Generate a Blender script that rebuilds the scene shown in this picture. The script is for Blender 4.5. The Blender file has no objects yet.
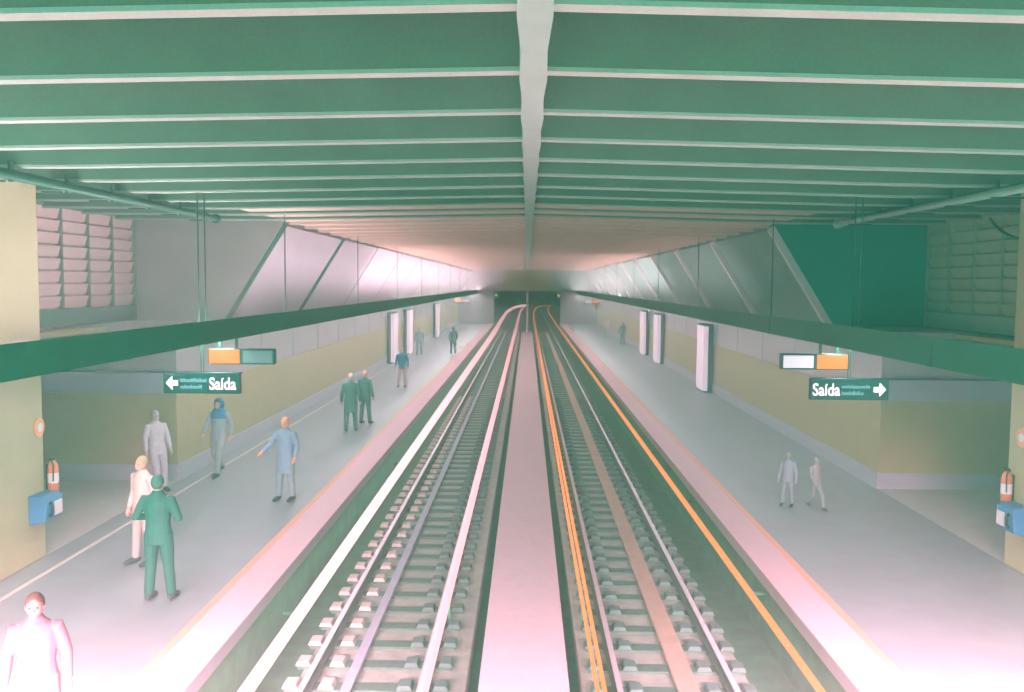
import bpy, bmesh, math, random
from mathutils import Vector, Matrix
random.seed(7)
SC = bpy.context.scene
COL = SC.collection

# ------------------------------------------------------------------ camera
EYE = 5.4                                   # metres above the track bed
cam_d = bpy.data.cameras.new('camera'); cam = bpy.data.objects.new('camera', cam_d); COL.objects.link(cam)
cam_d.sensor_width = 36.0; cam_d.lens = 900 / 1024 * 36.0; cam_d.clip_start = 0.05; cam_d.clip_end = 600
_R = Matrix.Rotation(math.radians(0.95), 3, 'Z') @ Matrix.Rotation(math.radians(90 - 3.94), 3, 'X') @ Matrix.Rotation(math.radians(0.45), 3, 'Z')
cam.matrix_world = Matrix.Translation((0, 0, EYE)) @ _R.to_4x4()
SC.camera = cam
# ------------------------------------------------------------------ world, exposure
vs = SC.view_settings
vs.view_transform = 'Standard'; vs.look = 'None'; vs.exposure = 0.0; vs.gamma = 1.0; vs.use_curve_mapping = False
W = bpy.data.worlds.new('world'); SC.world = W; W.use_nodes = True
bg = W.node_tree.nodes['Background']; bg.inputs[0].default_value = (0.12, 0.72, 0.52, 1); bg.inputs[1].default_value = 3.1
# ------------------------------------------------------------------ lamps
def area(name, loc, direction, sx, sy, watts, rgb, spread=180):
    l = bpy.data.lights.new(name, 'AREA'); l.shape = 'RECTANGLE'; l.size = sx; l.size_y = sy
    l.energy = watts; l.color = rgb; l.spread = math.radians(spread)
    o = bpy.data.objects.new(name, l); COL.objects.link(o); o.location = loc
    z = -Vector(direction).normalized(); y = Vector((0, 1, 0)) if abs(z.y) < 0.5 else Vector((0, 0, 1))
    y = (y - z * y.dot(z)).normalized(); x = y.cross(z)          # size_y runs along the hall
    o.rotation_euler = Matrix((x, y, z)).transposed().to_euler()
    return o
PINK = (1.0, 0.78, 0.84); WARM = (1.0, 0.91, 0.95)
for i in range(12):                         # strip lamps under the two lighting trunks
    y = 8 + i * 8
    for s, w in ((-1, 165), (1, 105)):
        area('trunk_lamp', (s * 5.5, y, 4.37), (0, 0, -1), 0.2, 7.6, w * (1 if y < 50 else 1.5), WARM)
    if y < 20: area('added_uplight', (-5.55, y, 4.70), (-0.45, 0, 1), 0.1, 7.9, 340, PINK)               # uplights added above the left trunk to brighten wall and louvres
    else:
        area('added_uplight', (-5.53, y, 4.70), (0, 0, 1), 0.1, 7.9, 150 if y < 40 else 420, PINK)
        if y > 26: area('added_uplight', (5.53, y, 4.70), (0, 0, 1), 0.1, 7.9, 60 if y < 45 else 360, PINK)   # and added above the far part of the right one
for s in (-1, 1):                           # unseen pink fill lamps added to tint the near tracks and platforms
    area('pink_fill_lamp', (s * 3.6, 3.4, 3.3), (s * 0.10, 1, -0.80), 3.4, 0.25, 2100, (1.0, 0.42, 0.56), 75)
area('pink_fill_uplight', (0, 1.4, 5.6), (0, 0.9, 1), 8, 0.2, 130, (1.0, 0.45, 0.58), 60)  # unseen pink fill added to tint the nearest ceiling ribs

# ------------------------------------------------------------------ helpers
def lin(c):
    return tuple(((v / 255) / 12.92 if v / 255 <= 0.04045 else ((v / 255 + 0.055) / 1.055) ** 2.4) for v in c)
MATS = {}
def mat(name, rgb, rough=0.7, var=0.10, scale=6.0, bump=0.0, emit=None, estr=0.0, metal=0.0, fine=0.0, spec=0.5):
    m = bpy.data.materials.new(name); m.use_nodes = True; nt = m.node_tree; b = nt.nodes['Principled BSDF']
    c = lin(rgb)
    b.inputs['Roughness'].default_value = rough; b.inputs['Metallic'].default_value = metal
    b.inputs['Specular IOR Level'].default_value = spec
    tc = nt.nodes.new('ShaderNodeTexCoord')
    n = nt.nodes.new('ShaderNodeTexNoise'); n.inputs['Scale'].default_value = scale; n.inputs['Detail'].default_value = 5
    nt.links.new(tc.outputs['Object'], n.inputs['Vector'])
    r = nt.nodes.new('ShaderNodeValToRGB')
    r.color_ramp.elements[0].position = 0.3; r.color_ramp.elements[1].position = 0.7
    r.color_ramp.elements[0].color = tuple(v * (1 - var) for v in c) + (1,)
    r.color_ramp.elements[1].color = tuple(min(1, v * (1 + var)) for v in c) + (1,)
    nt.links.new(n.outputs['Fac'], r.inputs['Fac'])
    out = r.outputs['Color']
    if fine:
        n2 = nt.nodes.new('ShaderNodeTexNoise'); n2.inputs['Scale'].default_value = 45; n2.inputs['Detail'].default_value = 2
        nt.links.new(tc.outputs['Object'], n2.inputs['Vector'])
        mr = nt.nodes.new('ShaderNodeMapRange'); mr.inputs[1].default_value = 0.3; mr.inputs[2].default_value = 0.7
        mr.inputs[3].default_value = 1 - fine; mr.inputs[4].default_value = 1 + fine
        nt.links.new(n2.outputs['Fac'], mr.inputs[0])
        mx = nt.nodes.new('ShaderNodeMix'); mx.data_type = 'RGBA'; mx.blend_type = 'MULTIPLY'; mx.inputs[0].default_value = 1
        nt.links.new(out, mx.inputs[6]); nt.links.new(mr.outputs[0], mx.inputs[7]); out = mx.outputs[2]
    nt.links.new(out, b.inputs['Base Color'])
    if bump:
        bp = nt.nodes.new('ShaderNodeBump'); bp.inputs['Strength'].default_value = bump; bp.inputs['Distance'].default_value = 0.02
        nt.links.new(n.outputs['Fac'], bp.inputs['Height']); nt.links.new(bp.outputs[0], b.inputs['Normal'])
    if emit:
        b.inputs['Emission Color'].default_value = lin(emit) + (1,); b.inputs['Emission Strength'].default_value = estr
    MATS[name] = m
    return m

class MB:
    """collects geometry; build() links it as one mesh object"""
    def __init__(s): s.v = []; s.f = []
    def box(s, x0, x1, y0, y1, z0, z1):
        x0, x1 = sorted((x0, x1)); y0, y1 = sorted((y0, y1)); z0, z1 = sorted((z0, z1))
        k = len(s.v)
        s.v += [(x0,y0,z0),(x1,y0,z0),(x1,y1,z0),(x0,y1,z0),(x0,y0,z1),(x1,y0,z1),(x1,y1,z1),(x0,y1,z1)]
        s.f += [tuple(k+i for i in q) for q in ((3,2,1,0),(4,5,6,7),(0,1,5,4),(1,2,6,5),(2,3,7,6),(3,0,4,7))]
        return s
    def prism(s, pts, a0, a1, axis='y'):
        """polygon pts extruded: axis y -> pts are (x,z); axis x -> pts (y,z); axis z -> pts (x,y)"""
        k = len(s.v); n = len(pts)
        def P(p, a): return {'y': (p[0], a, p[1]), 'x': (a, p[0], p[1]), 'z': (p[0], p[1], a)}[axis]
        s.v += [P(p, a0) for p in pts] + [P(p, a1) for p in pts]
        s.f += [tuple(k + i for i in range(n)), tuple(k + n + i for i in reversed(range(n)))]
        s.f += [(k + i, k + n + i, k + n + (i + 1) % n, k + (i + 1) % n) for i in range(n)]
        return s
    def tube(s, pts, rad, seg=10, caps=True, flat=(1, 1)):
        pts = [Vector(p) for p in pts]
        if not isinstance(rad, (list, tuple)): rad = [rad] * len(pts)
        k = len(s.v); n = len(pts); up = None
        for i, p in enumerate(pts):
            t = (pts[min(i + 1, n - 1)] - pts[max(i - 1, 0)]).normalized()
            if up is None:
                up = Vector((0, 0, 1)) if abs(t.z) < 0.9 else Vector((0, 1, 0))
            a = t.cross(up).normalized(); b = a.cross(t).normalized(); up = b
            for j in range(seg):
                th = 2 * math.pi * j / seg
                q = p + a * math.cos(th) * rad[i] * flat[0] + b * math.sin(th) * rad[i] * flat[1]
                s.v.append(tuple(q))
        for i in range(n - 1):
            for j in range(seg):
                s.f.append((k+i*seg+j, k+i*seg+(j+1)%seg, k+(i+1)*seg+(j+1)%seg, k+(i+1)*seg+j))
        if caps:
            s.f.append(tuple(k + j for j in reversed(range(seg)))); s.f.append(tuple(k + (n-1)*seg + j for j in range(seg)))
        return s
    def ball(s, c, r, seg=12, rings=8):
        r = (r, r, r) if not isinstance(r, tuple) else r
        k = len(s.v); c = Vector(c)
        s.v.append((c.x, c.y, c.z - r[2]))
        for i in range(1, rings):
            ph = -math.pi / 2 + math.pi * i / rings
            for j in range(seg):
                th = 2 * math.pi * j / seg
                s.v.append((c.x + r[0]*math.cos(ph)*math.cos(th), c.y + r[1]*math.cos(ph)*math.sin(th), c.z + r[2]*math.sin(ph)))
        s.v.append((c.x, c.y, c.z + r[2])); top = len(s.v) - 1
        for j in range(seg):
            s.f.append((k, k+1+(j+1)%seg, k+1+j))
            s.f.append((top, k+1+(rings-2)*seg+j, k+1+(rings-2)*seg+(j+1)%seg))
        for i in range(rings - 2):
            for j in range(seg):
                a = k+1+i*seg
                s.f.append((a+j, a+(j+1)%seg, a+seg+(j+1)%seg, a+seg+j))
        return s
    def loft(s, rings):
        """rings: list of (centre, rx, ry, zt) horizontal ellipses from bottom to top; closed"""
        seg = 16; k = len(s.v)
        for (c, rx, ry) in rings:
            for j in range(seg):
                th = 2*math.pi*j/seg
                s.v.append((c[0]+rx*math.cos(th), c[1]+ry*math.sin(th), c[2]))
        for i in range(len(rings)-1):
            for j in range(seg):
                s.f.append((k+i*seg+j, k+i*seg+(j+1)%seg, k+(i+1)*seg+(j+1)%seg, k+(i+1)*seg+j))
        s.f.append(tuple(k+j for j in reversed(range(seg)))); s.f.append(tuple(k+(len(rings)-1)*seg+j for j in range(seg)))
        return s
    def mesh(s, name, bevel=0.0, smooth=False):
        me = bpy.data.meshes.new(name); me.from_pydata(s.v, [], s.f)
        bm = bmesh.new(); bm.from_mesh(me)
        bmesh.ops.recalc_face_normals(bm, faces=bm.faces)
        if bevel:
            es = [e for e in bm.edges if len(e.link_faces) == 2 and e.calc_face_angle(0) > 0.6]
            bmesh.ops.bevel(bm, geom=es, offset=bevel, segments=2, profile=0.5, affect='EDGES')
        bm.to_mesh(me); bm.free()
        if smooth: me.shade_smooth()
        return me
    def build(s, name, m, parent=None, bevel=0.0, smooth=False, loc=None):
        o = bpy.data.objects.new(name, s.mesh(name, bevel, smooth)); COL.objects.link(o)
        o.data.materials.append(MATS[m])
        if parent: o.parent = parent
        if loc: o.location = loc
        return o
def link(name, me, parent=None, loc=(0,0,0)):
    o = bpy.data.objects.new(name, me); COL.objects.link(o); o.location = loc
    if parent: o.parent = parent
    return o
def tag(o, label, cat, group=None):
    o['label'] = label; o['category'] = cat
    if group: o['group'] = group
    return o
def thing(name, label, cat, loc=(0,0,0), rz=0, group=None):
    o = bpy.data.objects.new(name, None); COL.objects.link(o); o.location = loc; o.rotation_euler.z = rz
    o.empty_display_size = 0.2
    return tag(o, label, cat, group)
def struct(o, label=None, cat=None):
    o['kind'] = 'structure'
    if label: o['label'] = label
    if cat: o['category'] = cat
    return o

# ------------------------------------------------------------------ materials
mat('bed', (158, 168, 160), 0.85, 0.18, 4, 0.3, fine=0.15)
mat('ditch', (70, 150, 116), 0.9, 0.2, 3, 0.2, fine=0.1)
mat('walkway', (232, 210, 222), 0.75, 0.04, 5, fine=0.06)
mat('sleeper', (82, 118, 104), 0.85, 0.15, 9, 0.3)
mat('pad', (200, 192, 186), 0.8, 0.12, 12, 0.2)
mat('pad_dark', (92, 126, 118), 0.8, 0.12, 12, 0.2)
mat('rail_body', (92, 118, 108), 0.7, 0.1, 8)
mat('rail_steel', (226, 216, 230), 0.35, 0.06, 8, metal=0.35)
mat('cover_blue', (172, 178, 196), 0.6, 0.1, 5)
mat('cover_brown', (190, 164, 150), 0.7, 0.1, 5)
mat('platform', (150, 158, 166), 0.40, 0.07, 2.5, fine=0.10)
mat('edge_strip', (228, 186, 200), 0.6, 0.04, 5, fine=0.05)
mat('edge_line', (240, 168, 146), 0.6, 0.05, 8)
mat('passage_floor', (196, 190, 192), 0.5, 0.06, 3, fine=0.06)
mat('pale_line', (220, 208, 204), 0.6, 0.05, 5)
mat('beige', (180, 170, 128), 0.6, 0.05, 3, fine=0.05)
mat('plinth', (188, 186, 200), 0.5, 0.05, 4)
mat('fascia', (176, 182, 200), 0.35, 0.05, 2)
mat('grey_band', (186, 180, 188), 0.3, 0.05, 1.5)
mat('panel', (196, 182, 196), 0.95, 0.05, 1.2, fine=0.05, spec=0.05)
mat('panel_shaded', (150, 174, 168), 0.95, 0.05, 1.2, fine=0.05, spec=0.05)  # right-hand inclined panels, with the dimmer light put into their colour
mat('rib_dark', (74, 120, 106), 0.6, 0.1, 5)
mat('rib_light', (230, 222, 226), 0.6, 0.06, 5)
mat('lit_lip', (166, 182, 170), 0.8, 0.05, 3, fine=0.05)  # paler copy for the rib undersides, their light put into the colour
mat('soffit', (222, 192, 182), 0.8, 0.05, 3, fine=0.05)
mat('concrete', (80, 124, 100), 0.85, 0.08, 2.2, 0.15, fine=0.08)  # rib faces, with the greenish shade put into the colour
mat('beam_pale', (152, 178, 166), 0.8, 0.05, 3, fine=0.05)
mat('slot', (60, 100, 84), 0.9, 0.1, 2)
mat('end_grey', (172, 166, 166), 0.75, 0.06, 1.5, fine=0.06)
mat('end_shaded', (0, 156, 126), 0.75, 0.06, 1.5, fine=0.06)  # end walls on the right, a copy with teal shade in its colour
mat('pillar', (182, 174, 140), 0.75, 0.06, 2.0, 0.1, fine=0.06)
mat('trunk', (22, 112, 84), 0.5, 0.08, 3)
mat('rod', (36, 96, 82), 0.5, 0.08, 10)
mat('slat_lit', (238, 200, 204), 0.65, 0.05, 4)  # left slats, their lit tone put into the colour
mat('slat_shaded', (184, 194, 164), 0.65, 0.06, 4)  # the same slats on the right, with shade put into the colour
mat('mullion', (120, 140, 128), 0.6, 0.06, 6)
mat('mullion_pale', (168, 190, 172), 0.6, 0.06, 6)
mat('pipe_dark', (18, 88, 68), 0.45, 0.08, 6)
mat('pipe_pale', (150, 186, 170), 0.4, 0.08, 6)
mat('sign_green', (0, 74, 68), 0.4, 0.04, 6)
mat('sign_white', (250, 226, 238), 0.5, 0.02, 6, emit=(255, 226, 240), estr=0.9)
mat('sign_faint', (110, 165, 172), 0.5, 0.05, 6)
mat('display_orange', (120, 64, 34), 0.5, 0.05, 10, emit=(255, 142, 58), estr=1.25)
mat('display_white', (240, 222, 236), 0.4, 0.03, 10, emit=(246, 220, 240), estr=0.55)
mat('display_dark', (128, 156, 158), 0.35, 0.06, 6)
mat('housing', (52, 104, 100), 0.5, 0.06, 6)
mat('lightbox', (244, 220, 236), 0.4, 0.03, 4, emit=(246, 214, 236), estr=0.62)
mat('box_dark', (34, 92, 104), 0.5, 0.06, 5)
mat('tunnel', (16, 82, 62), 0.9, 0.2, 1.5, 0.2)
mat('signal', (255, 236, 170), 0.4, 0.02, 5, emit=(255, 236, 180), estr=1.2)
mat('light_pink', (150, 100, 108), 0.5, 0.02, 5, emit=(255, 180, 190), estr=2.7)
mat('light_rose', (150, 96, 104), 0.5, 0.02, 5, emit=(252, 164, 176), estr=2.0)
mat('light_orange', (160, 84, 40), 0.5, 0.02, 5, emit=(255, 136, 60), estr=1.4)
mat('phone_blue', (70, 130, 176), 0.45, 0.06, 8)
mat('notice_orange', (242, 172, 130), 0.5, 0.05, 8)
mat('white_paint', (236, 224, 230), 0.5, 0.04, 8)
mat('red_paint', (232, 130, 96), 0.4, 0.05, 8)
mat('black_part', (30, 60, 56), 0.5, 0.05, 8)

# ------------------------------------------------------------------ setting
YE = 100.0          # end wall
PX = 3.67           # platform edge
WX = 7.65           # long side walls
def rails_profile():
    m = MB()
    m.box(-8, 8, -6, 262, -0.5, -0.3)
    return m
bed = struct(rails_profile().build('floor', 'ditch'), 'dark drained trackway floor between the two platforms', 'floor')
for s in (-1, 1):
    MB().box(s*0.78, s*3.08, -6, 262, -0.3, 0.0).build('track_slab', 'bed', bed, bevel=0.02)
wk = MB().box(-0.60, 0.60, -6, YE, -0.3, 0.12).build('walkway', 'walkway', None, bevel=0.02)
struct(wk, 'pale pink concrete walkway strip between the two tracks', 'walkway')

for s, side in ((-1, 'left'), (1, 'right')):
    m = MB().prism([(s*3.86, -0.3), (s*3.86, 0.78), (s*PX, 0.80), (s*PX, 1.0), (s*13, 1.0), (s*13, -0.3)], -6, YE + 2)
    p = struct(m.build('platform_' + side, 'platform'), 'speckled grey platform floor on the %s side of the tracks' % side, 'platform')
    MB().box(s*(PX-0.01), s*4.22, -6, YE, 0.985, 1.006).build('edge_strip', 'edge_strip', p)
    MB().box(s*4.22, s*4.33, -6, YE, 0.985, 1.009).build('edge_line', 'edge_line', p)
    MB().box(s*3.855, s*3.87, -6, YE, -0.3, 0.76).build('platform_face', 'ditch', p)
    MB().box(s*7.68, s*12.9, 11, 19.6, 0.99, 1.004).build('passage_floor', 'passage_floor', p)
    if s < 0: MB().box(-7.26, -7.19, 6, 60, 0.99, 1.006).build('floor_line', 'pale_line', p)

# ---- ceiling : slab, cross ribs, centre beam
ceil = struct(MB().box(-11, 11, 3.4, YE + 1, 7.55, 7.75).build('ceiling', 'slot'), 'ribbed concrete station ceiling running down the platform hall', 'ceiling')
RC, RS = 7.0, 6.87
def rib_mesh(xe):
    m = MB()
    pts = [(-xe, RS), (-6, RS), (0, RC), (6, RS), (xe, RS), (xe, 7.6), (-xe, 7.6)]
    if xe <= 6.05: pts = [(-xe, RS), (0, RC), (xe, RS), (xe, 7.6), (-xe, 7.6)]
    m.prism(pts, -0.07, 0.07)
    me = m.mesh('rib', 0.015); me.materials.append(MATS['concrete'])
    lp = [(a, b) for a, b in pts if b < 7.3]
    l = MB().prism([(a, b-0.02) for a, b in lp] + [(a, b+0.012) for a, b in reversed(lp)], -0.073, 0.073).mesh('lit_lip'); l.materials.append(MATS['lit_lip'])
    return me, l
ribA, ribB = rib_mesh(10.6), rib_mesh(6.04)
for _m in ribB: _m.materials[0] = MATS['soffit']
k = -1
while 5.27 + 1.6*k < YE - 0.5:
    y = 5.27 + 1.6*k
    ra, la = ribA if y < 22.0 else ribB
    ro = link('rib', ra, ceil, (0, y, 0)); link('lit_lip', la, ro); k += 1
for s in (-1, 1):          # flat soffit between the ribs, beyond the deep first bays
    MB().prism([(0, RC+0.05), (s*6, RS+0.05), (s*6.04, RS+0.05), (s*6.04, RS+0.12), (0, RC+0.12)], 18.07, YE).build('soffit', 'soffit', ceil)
m = MB(); vs_ = []
yy = 3.67; n = 0
rows = []
while yy < YE:
    w = 0.105 if n % 2 == 0 else 0.088
    rows.append((yy, w)); yy += 0.8; n += 1
for (y, w) in rows: m.v += [(0.03-w, y, 6.93), (0.03+w, y, 6.93), (0.03+w, y, 7.58), (0.03-w, y, 7.58)]
for i in range(len(rows)-1):
    a = 4*i
    m.f += [(a, a+1, a+5, a+4), (a+1, a+2, a+6, a+5), (a+2, a+3, a+7, a+6), (a+3, a, a+4, a+7)]
m.f += [(3, 2, 1, 0), tuple(4*(len(rows)-1)+i for i in range(4))]
m.build('centre_beam', 'beam_pale', ceil)

# ---- side walls : low box wall, inclined panelled wall above, bay wall with louvres
R0, RSP = 22.3, 7.1
XT, XB, ZB, ZT = 6.0, 7.55, 4.42, 6.9
for s, side in ((-1, 'left'), (1, 'right')):
    w = struct(MB().box(s*7.72, s*13, 19.62, YE, 0.9, ZB).build('wall_' + side, 'grey_band'), 'long low wall of the %s platform in beige with grey band above' % side, 'wall')
    MB().box(s*WX, s*7.75, 19.5, YE, 1.0, 1.36).build('plinth', 'plinth', w)
    MB().box(s*7.75, s*12.95, 19.5, 19.7, 1.0, 1.36).build('plinth', 'plinth', w)
    MB().box(s*7.69, s*7.78, 19.53, YE, 1.36, 2.98).build('beige_facing', 'beige', w)
    MB().box(s*7.78, s*12.95, 19.53, 19.7, 1.36, 2.95).build('beige_facing', 'beige', w)
    MB().box(s*7.66, s*12.95, 19.46, 19.62, 2.95, 3.40).build('fascia', 'fascia', w, bevel=0.01)
    MB().box(s*6.2, s*12.95, 19.42, 19.47, 3.40, 3.44).build('fascia_trim', 'rod', w)
    yy = 26.0
    while yy < YE - 1:                              # joints of the grey band
        MB().box(s*7.705, s*7.74, yy-0.03, yy+0.03, 2.98, ZB).build('band_joint', 'fascia', w); yy += RSP/2
    struct(MB().box(s*12.8, s*13, 10, 19.5, 1.0, 4.4).box(s*9.2, s*13, 10, 19.5, 4.3, 4.4).box(s*9.2, s*12.8, 10, 10.2, 1.0, 4.3).build('wall_%s_passage' % side, 'beige'), 'beige far wall of the %s exit passage' % side, 'wall')
    # inclined wall
    iw = struct(MB().prism([(s*(XB+0.05), ZB-0.02), (s*(XT+0.05), ZT+0.05), (s*(XT+0.5), ZT+0.6), (s*(XB+0.6), ZB-0.02)], R0, YE).build('wall_%s_inclined' % side, 'end_grey' if s < 0 else 'panel_shaded'),
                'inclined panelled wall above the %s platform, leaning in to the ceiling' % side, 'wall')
    dx, dz = XT-XB, ZT-ZB; L = math.hypot(dx, dz); nx, nz = -dz/L, dx/L        # inward normal for right side is (-dz, dx)
    yy = R0; i = 0
    while yy < YE - 0.3:
        ye = min(yy + RSP, YE)
        def slab(t0, t1, o0, o1, ya, yb):
            q = [(XB+dx*t0+nx*o0, ZB+dz*t0+nz*o0), (XB+dx*t1+nx*o0, ZB+dz*t1+nz*o0), (XB+dx*t1+nx*o1, ZB+dz*t1+nz*o1), (XB+dx*t0+nx*o1, ZB+dz*t0+nz*o1)]
            return MB().prism([(s*a, b) for a, b in q], ya, yb)
        slab(0.03, 0.96, -0.05, 0.012, yy+0.14, ye-0.03).build('panel', 'panel' if s < 0 else 'panel_shaded', iw)
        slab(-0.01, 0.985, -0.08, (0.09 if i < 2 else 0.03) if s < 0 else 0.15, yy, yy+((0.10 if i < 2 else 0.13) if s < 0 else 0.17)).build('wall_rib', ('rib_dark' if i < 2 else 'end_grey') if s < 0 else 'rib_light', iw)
        yy += RSP; i += 1
    # end face of the inclined wall and the bay behind it
    ew = MB().prism([(s*(XT+0.02), 7.55), (s*(XT+0.02), ZT), (s*(XB+0.02), ZB), (s*9.75, ZB), (s*9.75, 7.55)], R0-0.02, R0+0.2)
    struct(ew.build('wall_%s_return' % side, 'end_grey' if s < 0 else 'end_shaded'), 'upright end face beside the %s louvred opening' % side, 'wall')
    struct(MB().box(s*9.86, s*10.1, 12, R0+0.2, 4.3, 7.55).box(s*9.75, s*9.9, 12, R0+0.1, 4.3, 4.42).build('wall_%s_bay' % side, 'end_grey' if s < 0 else 'end_shaded'), 'outer bay wall carrying the %s louvres' % side, 'wall')
    # pillar in the foreground
    pe = 14.0 if s < 0 else 14.25
    pl = MB().prism([(s*WX, 12.0), (s*WX, pe), (s*(WX+0.1), pe+0.1), (s*9.2, pe+0.1), (s*9.2, 12.0)], 1.0, 6.93, 'z')
    struct(pl.build('pillar_' + side, 'pillar', None, bevel=0.03), 'broad beige concrete pillar at the %s edge of the picture' % side, 'pillar')

# ---- louvred openings
for s, side in ((-1, 'left'), (1, 'right')):
    t = thing('louvre_window', 'pink-lit slatted louvre opening high in the left bay' if s < 0 else 'greenish slatted louvre opening high in the right bay', 'louvre', (s*9.72, 17.55, 4.45), 0, 'high louvre openings')
    ncol, nrow, cw, rh = 4, 8, 1.15, 0.262
    sm = 'slat_lit' if s < 0 else 'slat_shaded'; mm = 'mullion' if s < 0 else 'mullion_pale'
    z0 = 0.36
    m = MB().prism([(s*0.06, 0.0), (0.0, 0.22), (s*0.012, 0.235), (s*0.075, 0.012)], 0.03, cw-0.03)
    me = m.mesh('slat'); me.materials.append(MATS[sm])
    for c in range(ncol):
        for r in range(nrow):
            link('slat', me, t, (s*0.005, c*cw, z0 + r*rh + 0.03))
    for c in range(ncol+1):
        MB().box(-0.02*s, s*0.13, c*cw-0.025, c*cw+0.025, z0, z0+nrow*rh).build('mullion', mm, t)
    for r in range(nrow+1):
        MB().box(s*0.09, s*0.135, 0, ncol*cw, z0+r*rh-0.012, z0+r*rh+0.012).build('rail', sm, t)
    MB().box(s*0.125, s*0.14, 0, ncol*cw, z0, z0+nrow*rh).build('backing', sm, t)
    MB().box(-0.03*s, s*0.14, -0.06, ncol*cw+0.06, 0.0, z0).build('sill', 'rib_dark' if s < 0 else 'mullion_pale', t, bevel=0.01)
    MB().box(-0.03*s, s*0.14, -0.06, ncol*cw+0.06, z0+nrow*rh, z0+nrow*rh+0.06).build('head', mm, t, bevel=0.01)

# ---- far end wall with the two tunnel mouths
e = MB().box(-2.5, 2.5, YE, YE+0.3, 4.62, 7.55)
ew = struct(e.build('wall_end', 'beige'), 'far end wall in beige above the two dark tunnel mouths', 'wall')
for s in (-1, 1):
    MB().box(s*2.5, s*13, YE+0.05, YE+0.35, 4.62, 7.6).build('side_panel', 'panel' if s < 0 else 'panel_shaded', ew)
    MB().box(s*3.70, s*13, YE+0.02, YE+0.35, 1.0, 4.62).build('side_panel', 'grey_band', ew)
    MB().box(s*0.13, s*3.7, YE-0.06, YE+0.1, 4.50, 4.66).build('lintel', 'rib_dark', ew)
MB().box(-0.13, 0.13, YE-0.2, YE+0.6, -0.3, 4.62).build('divider', 'walkway', ew)
tn = MB().box(-8.2, -8, YE+0.3, 262, -0.3, 4.7).box(8, 8.2, YE+0.3, 262, -0.3, 4.7).box(-8.2, 8.2, YE+0.3, 262, 4.64, 4.8).box(-8.2, 8.2, 260, 262, -0.3, 4.7)
struct(tn.build('tunnel', 'tunnel'), 'dark tunnel beyond the far end of the platforms', 'tunnel')
for s, side in ((-1, 'left'), (1, 'right')):
    t = thing('signal_lamp', 'small yellow lamp at the outer edge of the %s tunnel mouth' % side, 'signal lamp', (s*3.45, YE-0.06, 3.8))
    MB().box(-0.22, 0.22, -0.18, 0.0, 0, 0.66).build('case', 'housing', t, bevel=0.03)
    MB().tube([(0, -0.18, 0.38), (0, -0.24, 0.38)], 0.14, 14).build('lens', 'signal', t)

# ------------------------------------------------------------------ tracks
def rail_mesh(y0, y1):
    prof = [(-0.07,0.02),(0.07,0.02),(0.07,0.04),(0.015,0.06),(0.015,0.13),(0.036,0.14),(0.036,0.175),(-0.036,0.175),(-0.036,0.14),(-0.015,0.13),(-0.015,0.06),(-0.07,0.04)]
    return MB().prism(prof, y0, y1)
padm2 = MB().prism([(-0.11, 0.03), (0.11, 0.03), (0.08, 0.10), (-0.08, 0.10)], -0.12, 0.12).mesh('rail_pad', 0.012); padm2.materials.append(MATS['pad_dark'])
slp = MB().box(-1.08, 1.08, -0.13, 0.13, -0.02, 0.035).mesh('sleeper', 0.015); slp.materials.append(MATS['sleeper'])
padm = MB().prism([(-0.11, 0.03), (0.11, 0.03), (0.08, 0.10), (-0.08, 0.10)], -0.12, 0.12).mesh('rail_pad', 0.012); padm.materials.append(MATS['pad'])
for s, side, r_in, r_out in ((-1, 'left', 1.34, 2.86), (1, 'right', 1.24, 2.75)):
    t = thing('railway_track', ('left-hand railway track with pale blocks beside its outer rail' if s < 0 else 'right-hand railway track with a brown strip between its rails'), 'railway track', (0, 0, 0), 0, 'two tracks')
    for x in (r_in, r_out):
        ro = rail_mesh(-6, 258).build('rail', 'rail_body', t); ro.location = (s*x, 0, 0.03)
        MB().box(-0.037, 0.037, -6, 258, 0.155, 0.178).build('rail_head', 'rail_steel', ro)
    y = 7.3; c = s*(r_in + r_out)/2
    while y < 100:
        so = link('sleeper', slp, t, (c, y, 0))
        if y < 42:
            for x in (r_in, r_out):
                for d in (-0.24, 0.24):
                    link('rail_pad', padm if (s < 0 and x > 2) else padm2, so, (s*x + d - c, 0, 0))
        y += 0.72
    if s < 0: MB().box(-2.40, -2.27, -6, 110, 0.0, 0.09).build('cable_cover', 'cover_blue', t)
    else: MB().box(2.03, 2.33, -6, 110, 0.0, 0.08).build('cable_cover', 'cover_brown', t, bevel=0.02)

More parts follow.
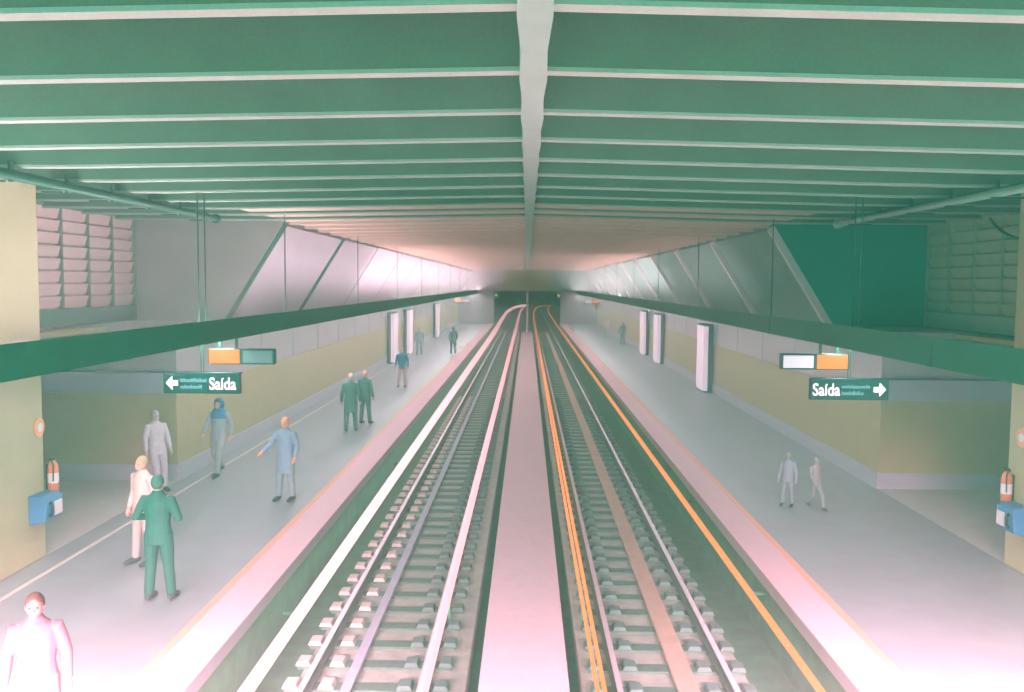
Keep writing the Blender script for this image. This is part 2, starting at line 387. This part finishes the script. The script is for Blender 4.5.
# ------------------------------------------------------------------ train light trails, shaped as added glowing tubes beside the tracks
def bez(pts, n=10):
    out = []
    P = [Vector(p) for p in pts]
    for i in range(len(P)-1):
        p0, p1, p2, p3 = P[max(i-1,0)], P[i], P[i+1], P[min(i+2, len(P)-1)]
        for j in range(n):
            u = j/n
            out.append(0.5*((2*p1)+(-p0+p2)*u+(2*p0-5*p1+4*p2-p3)*u*u+(-p0+3*p1-3*p2+p3)*u**3))
    out.append(P[-1]); return out
def light_trail(label, paths, r0, r1, material, wall):
    t = thing('train_light_trail', label, 'light', paths[0][0], 0, 'train light trails along the tracks')
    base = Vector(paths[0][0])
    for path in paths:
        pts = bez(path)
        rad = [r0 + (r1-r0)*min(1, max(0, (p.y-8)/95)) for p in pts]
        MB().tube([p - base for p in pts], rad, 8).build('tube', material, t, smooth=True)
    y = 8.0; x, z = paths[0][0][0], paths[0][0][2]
    while y < YE - 1:                           # invented carriers joining the light-trail tubes to the wall or the slab
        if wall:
            MB().box(0, (3.86 if x > 0 else -3.86) - x, y-0.02, y+0.02, -r0-0.03, -r0+0.02).build('bracket', 'ditch', t).location = (0, -base.y, 0)  # invented bracket from the light-trail tube to the wall
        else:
            MB().box(-0.02, 0.02, y-0.02, y+0.02, -z-0.3 if abs(x) < 0.78 else -z, -r0*0.6).build('bracket', 'ditch', t).location = (0, -base.y, 0)  # invented bracket from the light-trail tube to the slab
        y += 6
def straight(x, z, y1=95): return [(x, -4, z), (x, 20, z), (x, 55, z), (x, y1, z)]
light_trail('thick pale pink train light trail along the foot of the left platform edge',
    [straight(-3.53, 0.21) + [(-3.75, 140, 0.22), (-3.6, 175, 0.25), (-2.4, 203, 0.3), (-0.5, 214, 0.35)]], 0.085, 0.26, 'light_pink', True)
light_trail('rose pink train light trail along the inner rail of the left track',
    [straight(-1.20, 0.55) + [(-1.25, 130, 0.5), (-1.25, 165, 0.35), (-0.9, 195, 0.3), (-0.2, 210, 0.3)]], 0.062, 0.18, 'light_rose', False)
light_trail('twin thin orange train light trails beside the central pink walkway',
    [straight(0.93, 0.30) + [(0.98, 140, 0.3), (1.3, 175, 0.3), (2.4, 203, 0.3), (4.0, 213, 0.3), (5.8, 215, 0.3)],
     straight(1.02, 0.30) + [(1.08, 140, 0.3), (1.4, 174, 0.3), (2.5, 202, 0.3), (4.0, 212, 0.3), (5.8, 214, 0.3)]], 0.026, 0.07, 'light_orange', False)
light_trail('single orange train light trail along the right platform edge',
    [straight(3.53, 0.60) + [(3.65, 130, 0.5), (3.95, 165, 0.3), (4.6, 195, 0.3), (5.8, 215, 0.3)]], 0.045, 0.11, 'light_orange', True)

# ------------------------------------------------------------------ lighting trunks hung above the platforms
for s, side in ((-1, 'left'), (1, 'right')):
    t = thing('lighting_trunk', 'long dark green lighting trunk hung above the %s platform' % side, 'trunking', (s*5.5, 4, 4.39), 0, 'hung lighting trunks')
    MB().prism([(-0.15,-0.035),(-0.15,0.27),(0.15,0.27),(0.15,-0.035),(0.13,-0.035),(0.13,0.0),(-0.13,0.0),(-0.13,-0.035)], 0, YE-5).build('body', 'trunk', t)
    MB().box(-0.17, 0.17, 0, YE-5, 0.27, 0.30).build('lid', 'trunk', t)
    MB().box(-s*0.15, -s*0.17, 0, YE-5, 0.30, 0.355).build('added_uplight_shield', 'trunk', t)  # upstand added to hide the uplights from the camera
    for i in range(12):
        MB().box(-0.09, 0.09, i*8+0.2, i*8+7.8, -0.010, 0.002).build('diffuser', 'white_paint', t)
        MB().box(-0.16, 0.16, i*8-0.06, i*8+0.06, -0.04, 0.305).build('joint_collar', 'trunk', t)
    ys = [15.0, 15.32] + [20.4 + 8.8*i for i in range(8)]
    for y in ys:
        MB().tube([(0.0, y-4, 0.29), (0.0, y-4, 2.62)], 0.013, 6).build('hanger_rod', 'rod', t)

# ------------------------------------------------------------------ hanging train indicators
def indicator(label, s, y, other, loc_group='train indicators'):
    t = thing('train_indicator', label, 'display', (s*5.1, y, 3.93), 0, loc_group)
    MB().box(-0.60, 0.60, -0.07, 0.07, 0, 0.28).build('housing', 'housing', t, bevel=0.015)
    xo = s*0.30
    MB().box(xo-0.275, xo+0.275, -0.082, -0.066, 0.015, 0.265).build('screen', 'display_orange', t, bevel=0.004)
    MB().box(-xo-0.265, -xo+0.265, -0.080, -0.066, 0.03, 0.25).build('screen', other, t, bevel=0.004)
    for d in (-0.35, 0.12):
        MB().box(s*0.4 + d*0.0 - 0.02 - (0.0 if d < 0 else s*0.3), s*0.4 + 0.02 - (0.0 if d < 0 else s*0.3), -0.02, 0.02, 0.28, 0.461).build('hanger', 'rod', t)
indicator('near train indicator above the left platform, orange screen beside a dark one', -1, 16.0, 'display_dark')
indicator('near train indicator above the right platform, orange screen beside a white one', 1, 16.0, 'display_white')
indicator('small distant train indicator above the left platform', -1, 71.0, 'display_white')
indicator('small distant train indicator above the right platform', 1, 71.0, 'display_white')

# ------------------------------------------------------------------ exit signs
def text_mesh(txt, size, bold=0.0):
    cu = bpy.data.curves.new('lettering', 'FONT'); cu.body = txt; cu.size = size; cu.extrude = 0.003; cu.offset = bold
    cu.align_x = 'LEFT'; cu.resolution_u = 4
    o = bpy.data.objects.new('lettering', cu); COL.objects.link(o)
    dg = bpy.context.evaluated_depsgraph_get(); me = bpy.data.meshes.new_from_object(o.evaluated_get(dg))
    bpy.data.objects.remove(o); return me
def exit_sign(s, label):
    t = thing('exit_sign', label, 'sign', (s*5.52 if s < 0 else 5.42, 15.16, 3.50), 0, 'hanging exit signs')
    MB().box(-0.655, 0.655, -0.05, 0.05, 0, 0.36).build('panel', 'sign_green', t, bevel=0.01)
    me = text_mesh('Saída', 0.29, 0.005); me.materials.append(MATS['sign_white'])
    lo = link('lettering', me, t, (0.13 if s < 0 else -0.62, -0.054, 0.075)); lo.rotation_euler.x = math.pi/2; lo.scale = (0.78, 1, 1)
    # arrow
    d = -1 if s < 0 else 1; ax = d*0.50
    a = MB().prism([(ax + d*0.11, 0.18), (ax - d*0.005, 0.30), (ax - d*0.005, 0.225), (ax - d*0.10, 0.225), (ax - d*0.10, 0.135), (ax - d*0.005, 0.135), (ax - d*0.005, 0.06)], -0.058, -0.048)
    a.build('arrow', 'sign_white', t)
    # two rows of small lettering too faint to read
    rnd = random.Random(3 if s < 0 else 4); mk = MB()
    for row, zz in ((0, 0.195), (1, 0.085)):
        x = -0.36 if s < 0 else -0.13; end = x + (0.44 if row == 0 else 0.36)
        while x < end:
            w = rnd.uniform(0.018, 0.034); h = rnd.choice((0.045, 0.045, 0.065))
            mk.box(x, x + w, -0.054, -0.049, zz, zz + h); x += w + 0.008
    mk.build('small_lettering', 'sign_faint', t)['kind'] = 'stuff'
    for x in (-0.02, 0.02):
        MB().tube([(x, 0, 0.35), (x, 0, 0.891)], 0.010, 6).build('hanger_rod', 'rod', t)
exit_sign(-1, 'dark green hanging exit sign with arrow at its left end')
exit_sign(1, 'dark green hanging exit sign with arrow at its right end')

# ------------------------------------------------------------------ lit advertising boxes on the side walls
boxes = [(1, 37.0, 'tallest lit white display box, nearest on the right platform wall'), (1, 50.2, 'middle lit white display box on the right platform wall'),
         (1, 56.4, 'farthest lit white display box on the right platform wall'), (-1, 49.0, 'nearest lit white display box on the left platform wall'),
         (-1, 55.5, 'second lit white display box on the left platform wall'), (-1, 73.0, 'farthest slim lit display box on the left platform wall')]
for s, y, lb in boxes:
    t = thing('display_box', lb, 'display box', (s*(WX-0.01), y, 1.002), 0, 'lit display boxes along the platform walls')
    MB().box(-s*0.36, 0, 0, 1.5, 0, 2.8).build('case', 'box_dark', t, bevel=0.02)
    MB().box(-s*0.385, -s*0.35, 0.06, 1.44, 0.06, 2.72).build('lit_face', 'lightbox', t, bevel=0.01)
    MB().box(-s*0.385, -s*0.20, -0.02, 0.01, 0.06, 2.72).build('lit_face', 'lightbox', t, bevel=0.005)

# ------------------------------------------------------------------ pipes under the ceiling near the pillars
for s, side in ((-1, 'left'), (1, 'right')):
    t = thing('ceiling_pipes', ('dark green pipe run under the ceiling above the left louvres' if s < 0 else 'pale pipe run under the ceiling above the right louvres'), 'pipe', (s*6.55, 9.0, 6.72), 0, 'ceiling pipe runs')
    pm = 'pipe_dark' if s < 0 else 'pipe_pale'
    L_ = 9.9 if s < 0 else 10.2
    MB().tube([(0, 0, 0), (0, L_, 0)], 0.06, 10).build('pipe', pm, t, smooth=True)
    MB().tube([(s*0.16, 0, 0.05), (s*0.16, L_-0.5, 0.05)], 0.06, 10).build('pipe', 'pipe_dark', t, smooth=True)
    MB().tube([(s*0.29, 0, 0.04), (s*0.29, L_-0.9, 0.04)], 0.03, 8).build('pipe', pm, t, smooth=True)
    for i in range(7):
        y = 1.0 + 1.4*i
        MB().box(-0.08, s*0.36, y-0.03, y+0.03, -0.08, -0.055).box(-0.02, 0.02, y-0.03, y+0.03, -0.08, 0.18).build('hanger', 'pipe_dark', t)
    MB().tube([(0, L_-0.02, 0), (0, L_+0.1, 0)], 0.10, 10).build('end_cap', pm, t)
t = thing('loose_cable', 'dark cable looping across the right louvres to the pillar', 'cable', (9.55, 18.9, 6.62))
MB().tube(bez([(0, 0.0, 0.2), (-0.1, -0.5, -0.02), (-0.2, -1.2, -0.22), (-0.35, -1.9, -0.30), (-0.5, -2.5, -0.25)], 6), 0.03, 6).build('run', 'trunk', t, smooth=True)
MB().tube([(-0.5, -2.5, -0.25), (-0.5, -2.5, -2.2)], 0.035, 6).build('drop', 'trunk', t, smooth=True)

# ------------------------------------------------------------------ fittings on the pillars
for s, side in ((-1, 'left'), (1, 'right')):
    x = s*WX
    t = thing('help_phone', 'blue help-phone box with white front on the %s pillar' % side, 'phone box', (x, 13.75, 1.62), 0, 'pillar phone boxes')
    MB().prism([(0, 0.0), (-s*0.26, 0.06), (-s*0.30, 0.40), (-s*0.22, 0.46), (0, 0.46)], -0.24, 0.24).build('case', 'phone_blue', t, bevel=0.02)
    MB().box(-s*0.31, -s*0.27, -0.02, 0.20, 0.12, 0.34).build('front_plate', 'white_paint', t, bevel=0.01)
    MB().tube([(-s*0.29, -0.14, 0.13), (-s*0.33, -0.14, 0.18), (-s*0.33, -0.14, 0.30), (-s*0.29, -0.14, 0.35)], 0.025, 8).build('handset', 'black_part', t, smooth=True)
    t = thing('fire_extinguisher', 'orange fire extinguisher hung on the %s pillar' % side, 'extinguisher', (x - s*0.10, 14.08, 2.02), 0, 'pillar extinguishers')
    MB().tube([(0,0,0), (0,0,0.02), (0,0,0.42), (0,0,0.48), (0,0,0.52)], [0.06, 0.08, 0.08, 0.055, 0.025], 14).build('cylinder', 'red_paint', t, smooth=True)
    MB().tube([(0,0,0.16), (0,0,0.32)], 0.082, 14).build('paper_band', 'white_paint', t)
    MB().box(-0.02, 0.02, -0.07, 0.05, 0.52, 0.56).build('handle', 'black_part', t)
    MB().tube([(0,-0.05,0.53), (-s*0.06,-0.10,0.46), (-s*0.05,-0.10,0.2)], 0.012, 6).build('hose', 'black_part', t)
    MB().box(s*0.03, s*0.10, -0.04, 0.04, 0.05, 0.45).build('wall_bracket', 'black_part', t)
    t = thing('notice_plate', 'small round orange notice high on the %s pillar' % side, 'notice', (x, 13.85, 3.10), 0, 'pillar notices')
    MB().tube([(0, 0, 0), (-s*0.03, 0, 0)], 0.15, 20).build('plate', 'notice_orange', t)
    MB().tube([(-s*0.03, 0, 0.0), (-s*0.04, 0, 0.0)], 0.07, 16).build('centre_mark', 'white_paint', t)

# ------------------------------------------------------------------ people
def remeshed(mb, name, voxel, smooth_it=4):
    me = mb.mesh(name); o = bpy.data.objects.new(name, me); COL.objects.link(o)
    r = o.modifiers.new('r', 'REMESH'); r.mode = 'VOXEL'; r.voxel_size = voxel
    sm = o.modifiers.new('s', 'SMOOTH'); sm.iterations = smooth_it; sm.factor = 0.5
    dg = bpy.context.evaluated_depsgraph_get(); out = bpy.data.meshes.new_from_object(o.evaluated_get(dg))
    bpy.data.objects.remove(o); bpy.data.meshes.remove(me); out.shade_smooth(); out.name = name
    return out
def vec(*a): return Vector(a)
def person(label, x, y, z, face, top, legs, skin, hair, pose='stand', height=1.70, long_coat=False, hood=None, vox=0.012, group='people on the platforms', hairstyle='short'):
    """local frame: faces +Y; x to the right"""
    for nm, c in (('top', top), ('legs', legs), ('skin', skin), ('hair', hair)):
        pass
    def cm(c, r=0.8):
        k = 'cloth_%d_%d_%d' % c
        if k not in MATS: mat(k, c, r, 0.10, 14)
        return k
    k = height/1.70
    sit = pose == 'sit'
    hz = 0.50 if sit else 0.90
    lean = {'lean': 0.10, 'walk': 0.03}.get(pose, 0.0)
    dz = hz - 0.90
    hip = {q: vec(q*0.095, 0, hz) for q in (-1, 1)}
    if sit:
        knee = {q: vec(q*0.13, 0.42, 0.50) for q in (-1, 1)}; ank = {q: vec(q*0.13, 0.40, 0.09) for q in (-1, 1)}
    elif pose == 'walk':
        knee = {-1: vec(-0.10, 0.20, 0.48), 1: vec(0.10, 0.02, 0.46)}; ank = {-1: vec(-0.10, 0.28, 0.09), 1: vec(0.10, -0.30, 0.15)}
    elif pose == 'lean':
        knee = {-1: vec(-0.10, 0.10, 0.48), 1: vec(0.10, 0.14, 0.48)}; ank = {-1: vec(-0.10, 0.10, 0.09), 1: vec(0.12, 0.2, 0.09)}
    else:
        knee = {-1: vec(-0.12, 0.02, 0.48), 1: vec(0.12, 0.03, 0.48)}; ank = {-1: vec(-0.14, -0.02, 0.09), 1: vec(0.15, 0.04, 0.09)}
    sh = {q: vec(q*0.178, -lean*0.6, 1.375 + dz) for q in (-1, 1)}
    if pose == 'hands_front':
        elb = {q: vec(q*0.30, -0.03, 1.13) for q in (-1, 1)}; wr = {q: vec(q*0.14, 0.22, 1.10) for q in (-1, 1)}
    elif pose == 'carry':
        elb = {-1: vec(-0.27, 0.0, 1.12), 1: vec(0.30, 0.06, 1.14)}; wr = {-1: vec(-0.26, 0.10, 0.90), 1: vec(0.40, 0.24, 1.0)}
    elif pose == 'walk':
        elb = {-1: vec(-0.25, -0.12, 1.13), 1: vec(0.25, 0.06, 1.12)}; wr = {-1: vec(-0.25, -0.06, 0.88), 1: vec(0.24, 0.24, 0.95)}
    elif sit:
        elb = {q: vec(q*0.25, 0.02, 0.75) for q in (-1, 1)}; wr = {q: vec(q*0.13, 0.25, 0.66) for q in (-1, 1)}
    else:
        elb = {q: vec(q*0.25, -0.03, 1.12) for q in (-1, 1)}; wr = {q: vec(q*0.27, 0.05, 0.87) for q in (-1, 1)}
    hc = vec(0, 0.02 - lean*0.8, 1.585 + dz)
    S = lambda p: tuple(Vector(p)*k)
    # --- body: one continuous surface
    b = MB()
    b.loft([(S((0,0,hz-0.10)), 0.12*k, 0.09*k), (S((0,0,hz)), 0.165*k, 0.11*k), (S((0,-lean*.2,hz+0.16)), 0.135*k, 0.095*k), (S((0,-lean*.4,hz+0.35)), 0.165*k, 0.11*k), (S((0,-lean*.6,hz+0.47)), 0.17*k, 0.10*k), (S((0,-lean*.7,hz+0.55)), 0.08*k, 0.065*k)])
    b.tube([S((0,-lean*.65,hz+0.50)), S((0,-lean*.7,hz+0.58)), S(hc - vec(0,0.01,0.04))], [0.06*k, 0.052*k, 0.055*k], 12)
    b.ball(S(hc), (0.074*k, 0.094*k, 0.112*k), 16, 12)
    b.ball(S(hc + vec(0, 0.02, -0.055)), (0.056*k, 0.068*k, 0.062*k))
    b.ball(S(hc + vec(0, 0.098, -0.015)), (0.014*k, 0.02*k, 0.022*k)); b.ball(S(hc + vec(0, 0.09, -0.06)), (0.025*k, 0.012*k, 0.010*k))
    for q in (-1, 1): b.ball(S(hc + vec(q*0.076, -0.005, -0.01)), (0.012*k, 0.02*k, 0.032*k))
    for q in (-1, 1):
        b.tube([S(hip[q] + vec(0,0,0.03)), S((hip[q]+knee[q])/2), S(knee[q]), S((knee[q]*0.65+ank[q]*0.35)+vec(0,-0.015,0)), S(ank[q])], [0.088*k, 0.078*k, 0.055*k, 0.055*k, 0.038*k], 12)
        b.tube([S(ank[q]+vec(0,-0.05,-0.05)), S(ank[q]+vec(0,0.05,-0.045)), S(ank[q]+vec(0,0.17,-0.062))], [0.035*k, 0.038*k, 0.026*k], 10)
        b.tube([S(sh[q]-vec(q*0.05,0,0)), S(sh[q]), S((sh[q]+elb[q])/2), S(elb[q]), S((elb[q]+wr[q])/2), S(wr[q])], [0.06*k, 0.058*k, 0.048*k, 0.04*k, 0.037*k, 0.027*k], 12)
        d = (wr[q]-elb[q]).normalized(); side = vec(-q, 0, 0) if abs(d.x) < 0.6 else vec(0, 0.3, 1)
        fw = (side - d*side.dot(d)).normalized(); lat = d.cross(fw).normalized()   # palm faces fw, fingers spread along lat
        palm = wr[q] + d*0.045
        b.tube([S(wr[q]), S(palm), S(wr[q]+d*0.088)], [0.026*k, 0.036*k, 0.034*k], 10)
        for fi, (off, ln) in enumerate(((-0.030, 0.066), (-0.010, 0.076), (0.010, 0.070), (0.029, 0.056))):
            r0 = wr[q] + d*0.082 + lat*off
            b.tube([S(r0), S(r0 + d*ln*0.5 + fw*0.008), S(r0 + d*ln*0.85 + fw*0.028)], [0.0105*k, 0.010*k, 0.008*k], 7)
        th = 1 if fw.cross(d).dot(vec(0,1,0)) > 0 else -1
        r0 = wr[q] + d*0.03 - lat*0.026
        b.tube([S(r0), S(r0 + d*0.03 - lat*0.026 + fw*0.01), S(r0 + d*0.062 - lat*0.028 + fw*0.02)], [0.014*k, 0.0115*k, 0.009*k], 7)
    me = remeshed(b, 'person', vox, 3); me.materials.append(MATS[cm(skin, 0.6)])
    root = bpy.data.objects.new('person', me); COL.objects.link(root); root.location = (x, y, z); root.rotation_euler.z = face
    tag(root, label, 'person', group)
    # --- clothes
    g = MB(); hem = hz - (0.34 if long_coat else 0.12)
    g.loft([(S((0,0.0,hem)), (0.20 if long_coat else 0.185)*k, 0.135*k), (S((0,0,hz+0.0)), 0.188*k, 0.135*k), (S((0,-lean*.2,hz+0.16)), 0.165*k, 0.122*k), (S((0,-lean*.4,hz+0.35)), 0.19*k, 0.132*k), (S((0,-lean*.6,hz+0.46)), 0.186*k, 0.118*k), (S((0,-lean*.65,hz+0.52)), 0.145*k, 0.10*k), (S((0,-lean*.7,hz+0.57)), 0.075*k, 0.07*k)])
    for q in (-1, 1):
        g.tube([S(sh[q]-vec(q*0.07,0,0.01)), S(sh[q]), S((sh[q]+elb[q])/2), S(elb[q]), S((elb[q]+wr[q])/2), S(wr[q]*0.97+elb[q]*0.03)], [0.066*k, 0.070*k, 0.064*k, 0.056*k, 0.051*k, 0.043*k], 12)
    g.tube([S((0,-lean*.65,hz+0.53)), S((0,-lean*.7,hz+0.60))], [0.085*k, 0.07*k], 12)
    gm = remeshed(g, 'jacket', vox, 3); gm.materials.append(MATS[cm(top)]); link('jacket', gm, root)
    g = MB()
    g.loft([(S((0,0,hz-0.13)), 0.14*k, 0.11*k), (S((0,0,hz)), 0.180*k, 0.125*k), (S((0,-lean*.2,hz+0.10)), 0.158*k, 0.113*k)])
    for q in (-1, 1):
        g.tube([S(hip[q] + vec(0,0,0.03)), S((hip[q]+knee[q])/2), S(knee[q]), S((knee[q]+ank[q])/2), S(ank[q] + vec(0,0,-0.01))], [0.102*k, 0.094*k, 0.074*k, 0.070*k, 0.064*k], 12)
    gm = remeshed(g, 'trousers', vox, 3); gm.materials.append(MATS[cm(legs)]); link('trousers', gm, root)
    for q in (-1, 1):
        g = MB().tube([S(ank[q]+vec(0,-0.075,-0.045)), S(ank[q]+vec(0,-0.03,-0.035)), S(ank[q]+vec(0,0.08,-0.045)), S(ank[q]+vec(0,0.19,-0.062)), S(ank[q]+vec(0,0.215,-0.068))], [0.03*k, 0.05*k, 0.046*k, 0.036*k, 0.02*k], 10)
        gm = remeshed(g, 'shoe', vox, 2); gm.materials.append(MATS[cm((58, 84, 78))]); link('shoe', gm, root)
    h = MB(); h.ball(S(hc + vec(0,-0.018,0.022)), (0.086*k, 0.098*k, 0.108*k), 16, 12)
    if hairstyle == 'long': h.tube([S(hc+vec(0,-0.05,0.02)), S(hc+vec(0,-0.07,-0.10)), S(hc+vec(0,-0.075,-0.22))], [0.085*k, 0.08*k, 0.05*k], 12)
    hm = remeshed(h, 'hair', vox, 2)
    bm = bmesh.new(); bm.from_mesh(hm)                    # open the cap over the face
    c = Vector(S(hc)); kill = [v for v in bm.verts if (v.co-c).y > 0.035*k and (v.co-c).z < 0.045*k]
    bmesh.ops.delete(bm, geom=kill, context='VERTS'); bm.to_mesh(hm); bm.free()
    hm.materials.append(MATS[cm(hair, 0.7)]); link('hair', hm, root)
    for q in (-1, 1):
        MB().ball(S(hc + vec(q*0.031, 0.083, 0.008)), 0.011*k, 8, 6).build('eye', 'black_part', root)
    if hood:
        g = MB(); g.ball(S(hc + vec(0,-0.03,0.015)), (0.118*k, 0.122*k, 0.145*k), 16, 12)
        g.loft([(S(hc+vec(0,-0.02,-0.30)), 0.225*k, 0.15*k), (S(hc+vec(0,-0.02,-0.19)), 0.20*k, 0.14*k), (S(hc+vec(0,-0.02,-0.08)), 0.11*k, 0.11*k)])
        gm = remeshed(g, 'hood', vox, 3)
        bm = bmesh.new(); bm.from_mesh(gm)
        kill = [v for v in bm.verts if (v.co-c).y > 0.06*k and (v.co-c).z > -0.09*k]
        bmesh.ops.delete(bm, geom=kill, context='VERTS'); bm.to_mesh(gm); bm.free()
        gm.materials.append(MATS[cm(hood)]); link('hood', gm, root)
    return root
PZ = 1.006
GRN = (38, 104, 90); SK = (226, 176, 160); SKO = (246, 170, 136)
person('person in dark green jacket and trousers seen from behind, standing nearest the pillar', -5.05, 12.1, PZ, math.radians(-4), (36, 104, 88), (30, 100, 84), (196, 178, 160), (70, 118, 104), 'hands_front', 1.74, vox=0.009)
person('person in a pale pink top standing just past the dark green figure', -5.95, 13.7, PZ, math.radians(150), (232, 198, 194), (176, 172, 166), SK, (190, 160, 132), 'stand', 1.68, vox=0.010)
person('person in a pale pink shirt cut off by the bottom left corner', -4.35, 7.75, PZ, math.radians(200), (128, 86, 98), (120, 90, 98), (160, 116, 112), (84, 58, 54), 'stand', 1.62, vox=0.010)
person('person in pale lilac leaning beside the left passage wall', -7.75, 18.6, PZ, math.radians(-130), (206, 196, 208), (196, 184, 200), (206, 186, 182), (178, 176, 180), 'lean', 1.68)
person('person wearing a bright blue hood with pale grey clothes', -7.0, 20.2, PZ, math.radians(170), (160, 176, 186), (174, 178, 182), SK, (70, 110, 130), 'walk', 1.72, hood=(60, 134, 176))
person('person with orange hair in a blue-grey coat holding one arm out', -4.85, 17.9, PZ, math.radians(165), (148, 172, 196), (150, 170, 180), SKO, (250, 168, 136), 'carry', 1.68, long_coat=True)
person('taller dark green figure of the pair midway along the left platform', -5.2, 26.4, PZ, math.radians(15), (84, 140, 128), (88, 140, 128), (232, 190, 190), (234, 196, 200), 'stand', 1.72, long_coat=True)
person('orange-haired figure of the pair midway along the left platform', -5.05, 27.9, PZ, math.radians(-20), (86, 140, 132), (96, 146, 140), SKO, (246, 180, 150), 'stand', 1.66)
person('person in a bright blue top and pink trousers far along the left platform', -5.3, 38.0, PZ, math.radians(180), (62, 140, 166), (226, 190, 198), SK, (170, 160, 160), 'stand', 1.66)
person('small distant green figure near the left platform edge', -4.6, 56.0, PZ, math.radians(10), (92, 150, 138), (92, 146, 138), SK, (120, 140, 130), 'walk', 1.70, vox=0.016)
person('small distant blue-grey figure by the left wall', -6.6, 55.0, PZ, math.radians(190), (140, 160, 176), (140, 158, 168), SK, (120, 140, 140), 'stand', 1.70, vox=0.016)
person('small distant pale figure by the right wall', 6.7, 75.0, PZ, math.radians(170), (228, 212, 220), (190, 190, 196), SK, (170, 160, 160), 'stand', 1.70, vox=0.016)
person('small distant dark figure by the right wall', 7.0, 66.0, PZ, math.radians(200), (96, 146, 140), (92, 140, 140), SK, (110, 130, 126), 'stand', 1.66, vox=0.016)

person('pale blue-grey child standing on the right platform, nearer the tracks', 5.25, 17.9, PZ, math.radians(150), (154, 166, 176), (140, 154, 158), (176, 168, 170), (164, 170, 178), 'stand', 1.08)
person('pale pinkish child standing on the right platform, nearer the wall', 5.75, 17.7, PZ, math.radians(200), (164, 160, 164), (140, 152, 154), (178, 164, 162), (168, 164, 166), 'walk', 1.02)
# ------------------------------------------------------------------ scatter volume added to lift the dark tones of the hall
hm = bpy.data.materials.new('added_haze'); hm.use_nodes = True; nt = hm.node_tree
nt.nodes.remove(nt.nodes['Principled BSDF'])
sv = nt.nodes.new('ShaderNodeVolumeScatter'); sv.inputs['Color'].default_value = (1.0, 1.0, 1.0, 1); sv.inputs['Density'].default_value = 0.015; sv.inputs['Anisotropy'].default_value = 0.0
nt.links.new(sv.outputs[0], nt.nodes['Material Output'].inputs['Volume']); MATS['added_haze'] = hm
hz_ = MB().box(-12.9, 12.9, -4, YE - 0.5, -0.25, 7.5).build('added_haze', 'added_haze'); hz_['kind'] = 'stuff'; tag(hz_, 'added scatter volume lifting the dark tones of the whole station hall', 'added_haze')
